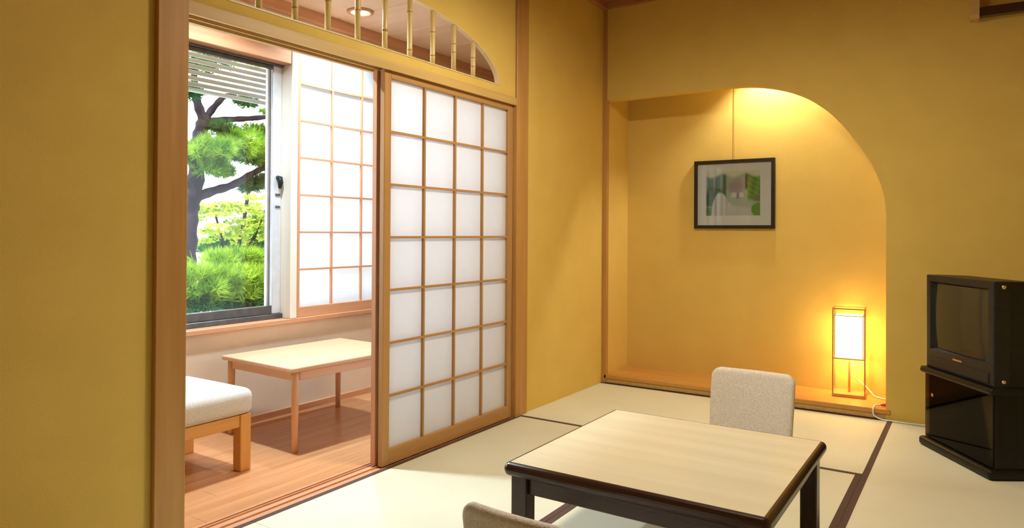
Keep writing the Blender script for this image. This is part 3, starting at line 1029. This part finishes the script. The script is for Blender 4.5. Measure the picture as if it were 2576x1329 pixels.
def frame_face(bm, yo, outer, inner):
    o = [bm.verts.new((outer[i][0], yo, outer[i][1])) for i in range(4)]
    i_ = [bm.verts.new((inner[i][0], yo, inner[i][1])) for i in range(4)]
    for k in range(4):
        bm.faces.new((o[k], o[(k + 1) % 4], i_[(k + 1) % 4], i_[k]))
    return o, i_


O = [(-w, 0.0), (w, 0.0), (w, H), (-w, H)]
I = [(sx0, sz0), (sx1, sz0), (sx1, sz1), (sx0, sz1)]
o1, i1 = frame_face(bm, d0, O, I)
I2 = [(sx0 + 0.012, sz0 + 0.012), (sx1 - 0.012, sz0 + 0.012), (sx1 - 0.012, sz1 - 0.012), (sx0 + 0.012, sz1 - 0.012)]
i2 = [bm.verts.new((a, d0 + 0.022, b_)) for a, b_ in I2]
o2 = [bm.verts.new((a, d1, b_)) for a, b_ in O]
for k in range(4):
    bm.faces.new((i1[k], i1[(k + 1) % 4], i2[(k + 1) % 4], i2[k]))
    bm.faces.new((o1[k], o1[(k + 1) % 4], o2[(k + 1) % 4], o2[k]))
bmesh.ops.recalc_face_normals(bm, faces=bm.faces)
bmesh.ops.bevel(bm, geom=[e for e in bm.edges if e.verts[0] in o1 and e.verts[1] in o1], offset=0.008, segments=2, affect='EDGES', profile=0.5)
bez = obj('bezel', bm, 'grey_plastic', tv)
box('lower_panel', (-w + 0.03, w - 0.03, d0 - 0.004, d0 + 0.004, 0.012, 0.060), 'black_plastic', bez, bev=0.002)
box('name_badge', (-0.035, 0.035, d0 - 0.0015, d0 + 0.002, 0.070, 0.078), 'brass', bez)
# curved screen
bm = bmesh.new()
n = 14
g = [[None] * (n + 1) for _ in range(n + 1)]
for j in range(n + 1):
    for i in range(n + 1):
        u, v = i / n * 2 - 1, j / n * 2 - 1
        g[j][i] = bm.verts.new(((sx0 + sx1) / 2 + u * (sx1 - sx0 - 0.022) / 2, d0 + 0.006 + 0.013 * (u * u * 0.6 + v * v * 0.4), (sz0 + sz1) / 2 + v * (sz1 - sz0 - 0.022) / 2))
for j in range(n):
    for i in range(n):
        bm.faces.new((g[j][i], g[j][i + 1], g[j + 1][i + 1], g[j + 1][i]))
obj('screen', bm, 'screen', tv, smooth=True)
# tapering back shell
bm = bmesh.new()
secs = [(d1, w, 0.0, H), (0.235, w - 0.004, 0.004, H - 0.004), (0.30, w - 0.05, 0.02, H - 0.06), (0.385, w - 0.09, 0.02, H - 0.14)]
rings = []
for yy, hw, za, zb in secs:
    rings.append([bm.verts.new(p) for p in ((-hw, yy, za), (hw, yy, za), (hw, yy, zb), (-hw, yy, zb))])
for ra, rb in zip(rings[:-1], rings[1:]):
    for k in range(4):
        bm.faces.new((ra[k], ra[(k + 1) % 4], rb[(k + 1) % 4], rb[k]))
bm.faces.new(rings[-1])
bm.faces.new(rings[0])
shell = obj('back_shell', bm, 'black_plastic', tv)
for zz in (0.025, 0.445):
    s = obj('screw_cap', lathe_bm([(0, 0.006), (0.007, 0.005), (0.010, 0.002), (0.010, 0)], 12), 'brass', tv, loc=(w, 0.075, zz), rot=(0, R_(90), 0), smooth=True)

# ================================================================ COAT RAIL
t = thing('coat_rail', 'wooden coat rail fixed high on the wall right of the alcove', 'rail', (2.25, 0.0, 2.25))
for xo in (0.0, 1.0):
    bm = bmesh.new()
    pf = [(0.0, 0.30), (-0.07, 0.30), (-0.085, 0.28), (-0.085, 0.03)] + [(-0.06 - 0.025 * math.cos(R_(q)), 0.025 - 0.025 * math.sin(R_(q))) for q in (15, 35, 55, 75, 90)] + [(0.0, 0.0)]
    A = [bm.verts.new((xo - 0.022, y, z)) for y, z in pf]
    B = [bm.verts.new((xo + 0.022, y, z)) for y, z in pf]
    bm.faces.new(A)
    bm.faces.new(B)
    for k in range(len(pf)):
        bm.faces.new((A[k], A[(k + 1) % len(pf)], B[(k + 1) % len(pf)], B[k]))
    obj('bracket', bm, 'header', t)
box('bar', (0.022, 0.978, -0.078, -0.022, 0.010, 0.058), 'dark_x', t, bev=0.004)

# ================================================================ ROOM CEILING LAMP
t = thing('ceiling_lamp', 'round warm pendant lamp hanging above the low table', 'ceiling lamp', (1.22, -1.92, ZC))
obj('canopy', lathe_bm([(0, 0), (0.06, 0), (0.06, -0.02), (0.008, -0.03), (0.008, -0.20), (0, -0.20)], 20), 'lamp_wood', t)
obj('shade', lathe_bm([(0.0, -0.19), (0.16, -0.195), (0.185, -0.21), (0.185, -0.275), (0.178, -0.275), (0.176, -0.215), (0.0, -0.21)], 32), 'lamp_wood', t)
obj('diffuser', lathe_bm([(0.172, -0.268), (0.12, -0.278), (0.06, -0.284), (0.0, -0.286)], 32), 'diffuser', t, smooth=True)

# ================================================================ GARDEN
rng = np.random.default_rng(7)


def gheight(x, y):
    q = np.clip((-2.1 - x) / 0.7, 0, 1)
    q = q * q * (3 - 2 * q)
    return -0.35 + q * 0.62 + 0.05 * np.sin(x * 1.7 + 1) * np.cos(y * 1.3) * q - 0.25 * np.clip((-5.0 - x) / 6, 0, 1)


gx = np.concatenate([np.linspace(-1.28, -8, 50), np.linspace(-8.5, -45, 30)])
gy = np.linspace(-14, 40, 110)
V = [(x, y_, float(gheight(x, y_))) for x in gx for y_ in gy]
ng = len(gy)
Fc = [(i * ng + j, i * ng + j + 1, (i + 1) * ng + j + 1, (i + 1) * ng + j) for i in range(len(gx) - 1) for j in range(ng - 1)]
me = bpy.data.meshes.new('ground')
me.from_pydata(V, [], Fc)
g_o = link_mesh('ground', me, 'gravel')
struct(g_o, 'pale gravel ground of the garden', 'ground')


def needles_mesh(name, pads, seed, nlen=0.085, nw=0.0042, up=0.55):
    """pads: (cx,cy,cz, rx,ry,rz, tufts); each tuft a spray of thin needles"""
    r = np.random.default_rng(seed)
    vs_, fs = [], []
    cnt = 0
    sub = []
    for cx, cy, cz, rx, ry, rz, nt_ in pads:
        for _ in range(9):
            q = r.normal(size=3)
            q = q / np.linalg.norm(q) * r.uniform(0.2, 0.75)
            s_ = r.uniform(0.35, 0.55)
            sub.append((cx + q[0] * rx, cy + q[1] * ry, cz + q[2] * rz, rx * s_, ry * s_, rz * s_, max(6, nt_ // 9)))
    for cx, cy, cz, rx, ry, rz, nt_ in sub:
        d = r.normal(size=(nt_, 3))
        d /= np.linalg.norm(d, axis=1)[:, None]
        rad = r.uniform(0.55, 1.0, (nt_, 1)) ** 0.6
        wob = 1 + 0.22 * np.sin(d[:, :1] * 7 + cx * 9) * np.cos(d[:, 1:2] * 6 + cy * 5)
        P = d * rad * wob * np.array([rx, ry, rz]) + np.array([cx, cy, cz])
        K = 13
        base = np.repeat(P, K, axis=0)
        ax = d * np.array([1, 1, 0.6]) + np.array([0, 0, up])
        ax /= np.linalg.norm(ax, axis=1)[:, None]
        dirs = np.repeat(ax, K, axis=0) + r.normal(scale=0.55, size=(nt_ * K, 3))
        dirs /= np.linalg.norm(dirs, axis=1)[:, None]
        ln = nlen * r.uniform(0.7, 1.2, (nt_ * K, 1))
        side = np.cross(dirs, r.normal(size=(nt_ * K, 3)))
        side /= np.linalg.norm(side, axis=1)[:, None]
        a = base + side * nw
        b_ = base - side * nw
        c = base + dirs * ln
        vs_.append(np.stack([a, b_, c], 1).reshape(-1, 3))
        cnt += nt_ * K
    Vv = np.concatenate(vs_).astype(np.float32)
    me = bpy.data.meshes.new(name)
    me.vertices.add(len(Vv))
    me.vertices.foreach_set('co', Vv.ravel())
    me.loops.add(cnt * 3)
    me.loops.foreach_set('vertex_index', np.arange(cnt * 3, dtype=np.int32))
    me.polygons.add(cnt)
    me.polygons.foreach_set('loop_start', np.arange(0, cnt * 3, 3, dtype=np.int32))
    me.update(calc_edges=True)
    return me


def leaf_mesh(name, blobs, seed, size=0.05):
    r = np.random.default_rng(seed)
    V_, n0 = [], 0
    for cx, cy, cz, rx, ry, rz, n in blobs:
        d = r.normal(size=(n, 3))
        d /= np.linalg.norm(d, axis=1)[:, None]
        P = d * (r.uniform(0.2, 1, (n, 1)) ** 0.5) * np.array([rx, ry, rz]) + np.array([cx, cy, cz])
        nrm = r.normal(scale=0.5, size=(n, 3)) + np.array([0.3, -0.2, 1.0])
        nrm /= np.linalg.norm(nrm, axis=1)[:, None]
        a = np.cross(nrm, r.normal(size=(n, 3)))
        a /= np.linalg.norm(a, axis=1)[:, None]
        b_ = np.cross(nrm, a)
        s = size * r.uniform(0.6, 1.2, (n, 1))
        V_.append(np.stack([P - a * s, P - b_ * s * 0.45, P + a * s, P + b_ * s * 0.45], 1).reshape(-1, 3))
        n0 += n
    Vv = np.concatenate(V_).astype(np.float32)
    me = bpy.data.meshes.new(name)
    me.vertices.add(len(Vv))
    me.vertices.foreach_set('co', Vv.ravel())
    me.loops.add(n0 * 4)
    me.loops.foreach_set('vertex_index', np.arange(n0 * 4, dtype=np.int32))
    me.polygons.add(n0)
    me.polygons.foreach_set('loop_start', np.arange(0, n0 * 4, 4, dtype=np.int32))
    me.update(calc_edges=True)
    return me


def stuff(o):
    o['kind'] = 'stuff'
    return o


# tall pine
PX, PY = -4.2, -0.62
gz = float(gheight(PX, PY))
pine = thing('pine_tree', 'tall garden pine with dark trunk and layered needle pads', 'tree', (PX, PY, gz))
pl = (-PX, -PY, -gz)


def limb(name, pts, r0, r1):
    p = smooth_path(pts, 5)
    rr = [r0 + (r1 - r0) * i / (len(p) - 1) for i in range(len(p))]
    rr = [q * (1 + 0.10 * math.sin(i * 1.9)) for i, q in enumerate(rr)]
    return obj(name, tube_bm(p, rr, 9), 'bark', pine, loc=pl, smooth=True)


limb('trunk', [(-4.2, -0.62, gz - 0.05), (-4.2, -0.60, 0.62), (-4.2, -0.58, 0.92), (-4.22, -0.55, 1.23), (-4.2, -0.53, 1.39), (-4.18, -0.50, 1.63), (-4.2, -0.48, 1.87), (-4.2, -0.44, 2.07), (-4.2, -0.40, 2.19)], 0.100, 0.064)
limb('branch', [(-4.2, -0.41, 2.17), (-4.22, -0.46, 2.32), (-4.25, -0.48, 2.48), (-4.3, -0.46, 2.75)], 0.050, 0.03)
limb('branch', [(-4.2, -0.41, 2.17), (-4.15, -0.34, 2.31), (-4.1, -0.24, 2.44), (-4.1, -0.12, 2.46)], 0.040, 0.02)
limb('branch', [(-4.2, -0.42, 2.17), (-4.15, -0.15, 2.22), (-4.1, 0.08, 2.26), (-4.1, 0.46, 2.34), (-4.1, 0.80, 2.38)], 0.036, 0.018)
limb('branch', [(-4.2, -0.54, 1.38), (-4.12, -0.37, 1.47), (-4.05, -0.19, 1.54), (-4.05, 0.04, 1.67), (-4.1, 0.24, 1.75), (-4.1, 0.60, 1.86)], 0.050, 0.022)
limb('branch', [(-4.18, -0.52, 1.39), (-4.1, -0.60, 1.48), (-4.05, -0.72, 1.56), (-4.0, -1.0, 1.68)], 0.045, 0.02)
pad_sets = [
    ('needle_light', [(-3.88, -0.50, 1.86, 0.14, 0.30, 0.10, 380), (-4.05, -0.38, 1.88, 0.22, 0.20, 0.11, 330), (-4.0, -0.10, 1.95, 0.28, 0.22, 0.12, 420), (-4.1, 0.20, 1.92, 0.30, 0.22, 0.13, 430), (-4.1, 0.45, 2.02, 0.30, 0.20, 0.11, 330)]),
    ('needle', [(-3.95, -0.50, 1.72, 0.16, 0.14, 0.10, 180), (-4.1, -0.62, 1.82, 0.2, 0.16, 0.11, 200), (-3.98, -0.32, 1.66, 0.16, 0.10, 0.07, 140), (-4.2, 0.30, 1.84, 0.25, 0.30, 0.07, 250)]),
    ('needle_dark', [(-4.12, -0.10, 1.84, 0.20, 0.30, 0.05, 200), (-4.12, 0.30, 1.82, 0.20, 0.25, 0.05, 180), (-4.15, 0.14, 1.57, 0.22, 0.20, 0.10, 300), (-4.1, 0.40, 1.62, 0.22, 0.18, 0.13, 300)]),  # first two pads: underside shade of the light layer, put into the colour
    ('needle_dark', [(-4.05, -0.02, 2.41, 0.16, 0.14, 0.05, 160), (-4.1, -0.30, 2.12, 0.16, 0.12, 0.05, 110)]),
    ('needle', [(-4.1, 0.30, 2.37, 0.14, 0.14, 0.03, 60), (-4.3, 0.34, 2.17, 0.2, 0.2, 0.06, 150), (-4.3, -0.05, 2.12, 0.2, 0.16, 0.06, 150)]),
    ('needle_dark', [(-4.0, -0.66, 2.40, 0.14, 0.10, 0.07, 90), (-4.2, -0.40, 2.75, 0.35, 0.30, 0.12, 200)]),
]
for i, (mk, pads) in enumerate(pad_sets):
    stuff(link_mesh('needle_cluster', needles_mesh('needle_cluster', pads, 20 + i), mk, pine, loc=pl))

# low pine shrub in front
SX, SY = -3.05, -0.85
gz2 = float(gheight(SX, SY))
sh = thing('pine_shrub', 'bushy low pine shrub just outside the window', 'shrub', (SX, SY, gz2))
sl = (-SX, -SY, -gz2)
o = obj('stem', tube_bm(smooth_path([(-3.05, -0.85, gz2 - 0.03), (-3.05, -0.80, gz2 + 0.12), (-3.0, -0.66, gz2 + 0.22), (-3.0, -0.5, gz2 + 0.3)], 4), 0.035, 8), 'bark', sh, loc=sl, smooth=True)
obj('stem', tube_bm(smooth_path([(-3.05, -0.85, gz2 - 0.03), (-3.1, -1.0, gz2 + 0.12), (-3.05, -1.2, gz2 + 0.25)], 4), 0.03, 8), 'bark', sh, loc=sl, smooth=True)
stuff(link_mesh('needle_cluster', needles_mesh('needle_cluster', [(-3.0, -1.30, 0.62, 0.26, 0.24, 0.15, 420), (-2.98, -1.0, 0.56, 0.24, 0.30, 0.14, 420), (-2.98, -0.62, 0.56, 0.24, 0.30, 0.14, 420), (-3.0, -1.28, 0.66, 0.28, 0.24, 0.10, 260), (-3.0, -0.98, 0.68, 0.28, 0.26, 0.12, 300), (-3.0, -0.66, 0.68, 0.28, 0.26, 0.13, 300), (-3.0, -0.38, 0.66, 0.28, 0.24, 0.12, 260), (-3.2, -0.75, 0.80, 0.28, 0.30, 0.08, 200)], 41, nlen=0.11, nw=0.004, up=1.1), 'needle_light', sh, loc=sl))

stuff(link_mesh('needle_cluster', needles_mesh('needle_cluster', [(-3.02, -1.25, 0.50, 0.24, 0.26, 0.08, 260), (-3.02, -0.85, 0.47, 0.24, 0.30, 0.08, 300), (-3.02, -0.48, 0.48, 0.24, 0.24, 0.08, 240)], 43, nlen=0.10, nw=0.0045, up=0.2), 'needle_dark', sh, loc=sl))  # dark layer beneath the shrub's needles, shade painted in for contrast

# maple behind
MX, MY = -5.6, 0.95
gz3 = float(gheight(MX, MY))
mp_ = thing('maple_tree', 'small bright yellow-green maple behind the pine', 'tree', (MX, MY, gz3))
ml = (-MX, -MY, -gz3)
for pts, r0 in (([(-5.6, 0.95, gz3 - 0.04), (-5.6, 1.0, 0.8), (-5.6, 1.08, 1.2), (-5.6, 1.15, 1.6)], 0.022), ([(-5.6, 0.97, 0.6), (-5.55, 0.75, 0.95), (-5.5, 0.60, 1.3)], 0.012), ([(-5.6, 1.0, 0.75), (-5.6, 1.25, 1.0), (-5.6, 1.4, 1.35)], 0.012)):
    obj('trunk' if r0 > 0.02 else 'branch', tube_bm(smooth_path(pts, 4), r0, 7), 'bark', mp_, loc=ml, smooth=True)
rb = random.Random(5)
blobs = []
for k in range(52):
    yy = rb.uniform(0.40, 1.65)
    zz = rb.uniform(0.92, 1.50 - 0.25 * abs(yy - 0.95))
    blobs.append((-5.5 + rb.uniform(-0.3, 0.3), yy, zz, 0.16, 0.16, 0.035, 46))
stuff(link_mesh('leaves', leaf_mesh('leaves', blobs, 9, 0.042), 'maple_leaf', mp_, loc=ml))

# dark clipped bushes farther back
for k, (bx_, by_, bz_, rx, ry, rz, n, lab) in enumerate([
        (-6.6, 1.80, 0.72, 0.40, 0.70, 0.26, 1500, 'dark green needle bush low behind the maple'),
        (-8.6, 1.75, 0.40, 0.5, 0.45, 0.16, 500, 'small dark needle bush beside the pine trunk'),
        (-8.4, 3.55, 1.0, 0.6, 0.6, 0.35, 800, 'rounded dark needle bush at the right edge of the window view')]):
    gk = float(gheight(bx_, by_))
    th_ = thing('garden_bush', lab, 'bush', (bx_, by_, gk))
    obj('stem', tube_bm([(0, 0, -0.03), (0.02, 0.02, (bz_ - gk) * 0.6), (0.0, 0.05, bz_ - gk)], [0.05, 0.04, 0.02], 7), 'bark', th_, smooth=True)
    stuff(link_mesh('foliage', needles_mesh('foliage', [(0, 0, bz_ - gk, rx, ry, rz, n)], 60 + k, nlen=0.14, nw=0.009), 'needle_dark' if k != 2 else 'needle', th_))

# tree far behind: only its loose crown shows through the slats
for bx_, by_, hgt, lab in [(-9.5, 2.3, 6.2, 'tall loose pale tree at the back of the garden behind the slats')]:
    gk = float(gheight(bx_, by_))
    th_ = thing('background_tree', lab, 'tree', (bx_, by_, gk))
    obj('trunk', tube_bm(smooth_path([(0, 0, -0.05), (0.05, 0.1, hgt * 0.5), (0, 0, hgt)], 5), 0.09, 8), 'bark', th_, smooth=True)
    rb = random.Random(30)
    blobs = [(rb.uniform(-0.7, 0.7), rb.uniform(-0.4, 2.4), rb.uniform(3.9, hgt), 0.5, 0.5, 0.16, 70) for _ in range(26)]
    stuff(link_mesh('leaves', leaf_mesh('leaves', blobs, 90, 0.09), 'maple_leaf', th_))


# rocks
def rock(label, loc, sc, seed):
    r = random.Random(seed)
    bm = bmesh.new()
    bmesh.ops.create_icosphere(bm, subdivisions=3, radius=1.0)
    ph = [r.uniform(0, 6) for _ in range(6)]
    for v in bm.verts:
        c = v.co
        d = 1 + 0.16 * math.sin(3 * c.x + ph[0]) * math.cos(2.5 * c.y + ph[1]) + 0.10 * math.sin(5 * c.y + ph[2] + 3 * c.z) + 0.06 * math.sin(9 * c.x + 7 * c.z + ph[3])
        v.co = Vector((c.x * sc[0] * d, c.y * sc[1] * d, max(c.z * sc[2] * d, -0.25 * sc[2])))
    o = obj('garden_rock', bm, 'rock', loc=loc, rot=(0, 0, r.uniform(-0.3, 0.3)))
    return tag(o, label, 'rock', 'pale rocks below the shrub')


rock('broad pale rock under the left of the low shrub', (-2.42, -1.52, float(gheight(-2.42, -1.52)) + 0.06), (0.15, 0.17, 0.40), 1)
rock('rounded pale rock under the middle of the low shrub', (-2.42, -1.10, float(gheight(-2.42, -1.10)) + 0.06), (0.14, 0.13, 0.36), 2)
rock('small pale rock under the right of the low shrub', (-2.42, -0.80, float(gheight(-2.42, -0.80)) + 0.06), (0.11, 0.12, 0.32), 4)

# neighbouring roof glimpsed behind the pine
t = thing('garden_building', 'low building with a grey roof glimpsed behind the pine trunk', 'building', (-14.5, 7.6, float(gheight(-14.5, 7.6))))
box('wall', (-1.5, 1.5, -1.3, 1.9, -0.05, 1.45), 'far_wall', t)
bm = bmesh.new()
A = [bm.verts.new(v) for v in ((1.9, -1.8, 1.42), (1.9, 2.4, 1.42), (0, 2.4, 2.2), (0, -1.8, 2.2), (-1.9, -1.8, 1.42), (-1.9, 2.4, 1.42))]
for f in ((0, 1, 2, 3), (3, 2, 5, 4), (0, 3, 4), (1, 5, 2), (0, 4, 5, 1)):
    bm.faces.new([A[i] for i in f])
obj('roof', bm, 'roof_tile', t)

# slatted sunshade hanging outside the window
t = thing('slatted_sunshade', 'white slatted sunshade hanging outside the top of the window', 'sunshade', (-1.44, -2.1, 1.86))
ns = 13
for k in range(ns):
    box('slat', (-0.003, 0.003, -1.45, 1.45, 0.0, 0.0250), 'slat', t, bev=0.001, loc=(0, 0, k * 0.0335), rot=(0, R_(-12), 0))
for yy in (-1.2, -0.35, 0.48, 1.2):
    box('ladder_cord', (0.006, 0.009, yy - 0.003, yy + 0.003, -0.02, ns * 0.0335 + 0.02), 'cord_white', t)
box('head_rail', (-0.02, 0.17, -1.47, 1.47, ns * 0.0335 + 0.01, ns * 0.0335 + 0.05), 'alu_dark', t, bev=0.002)
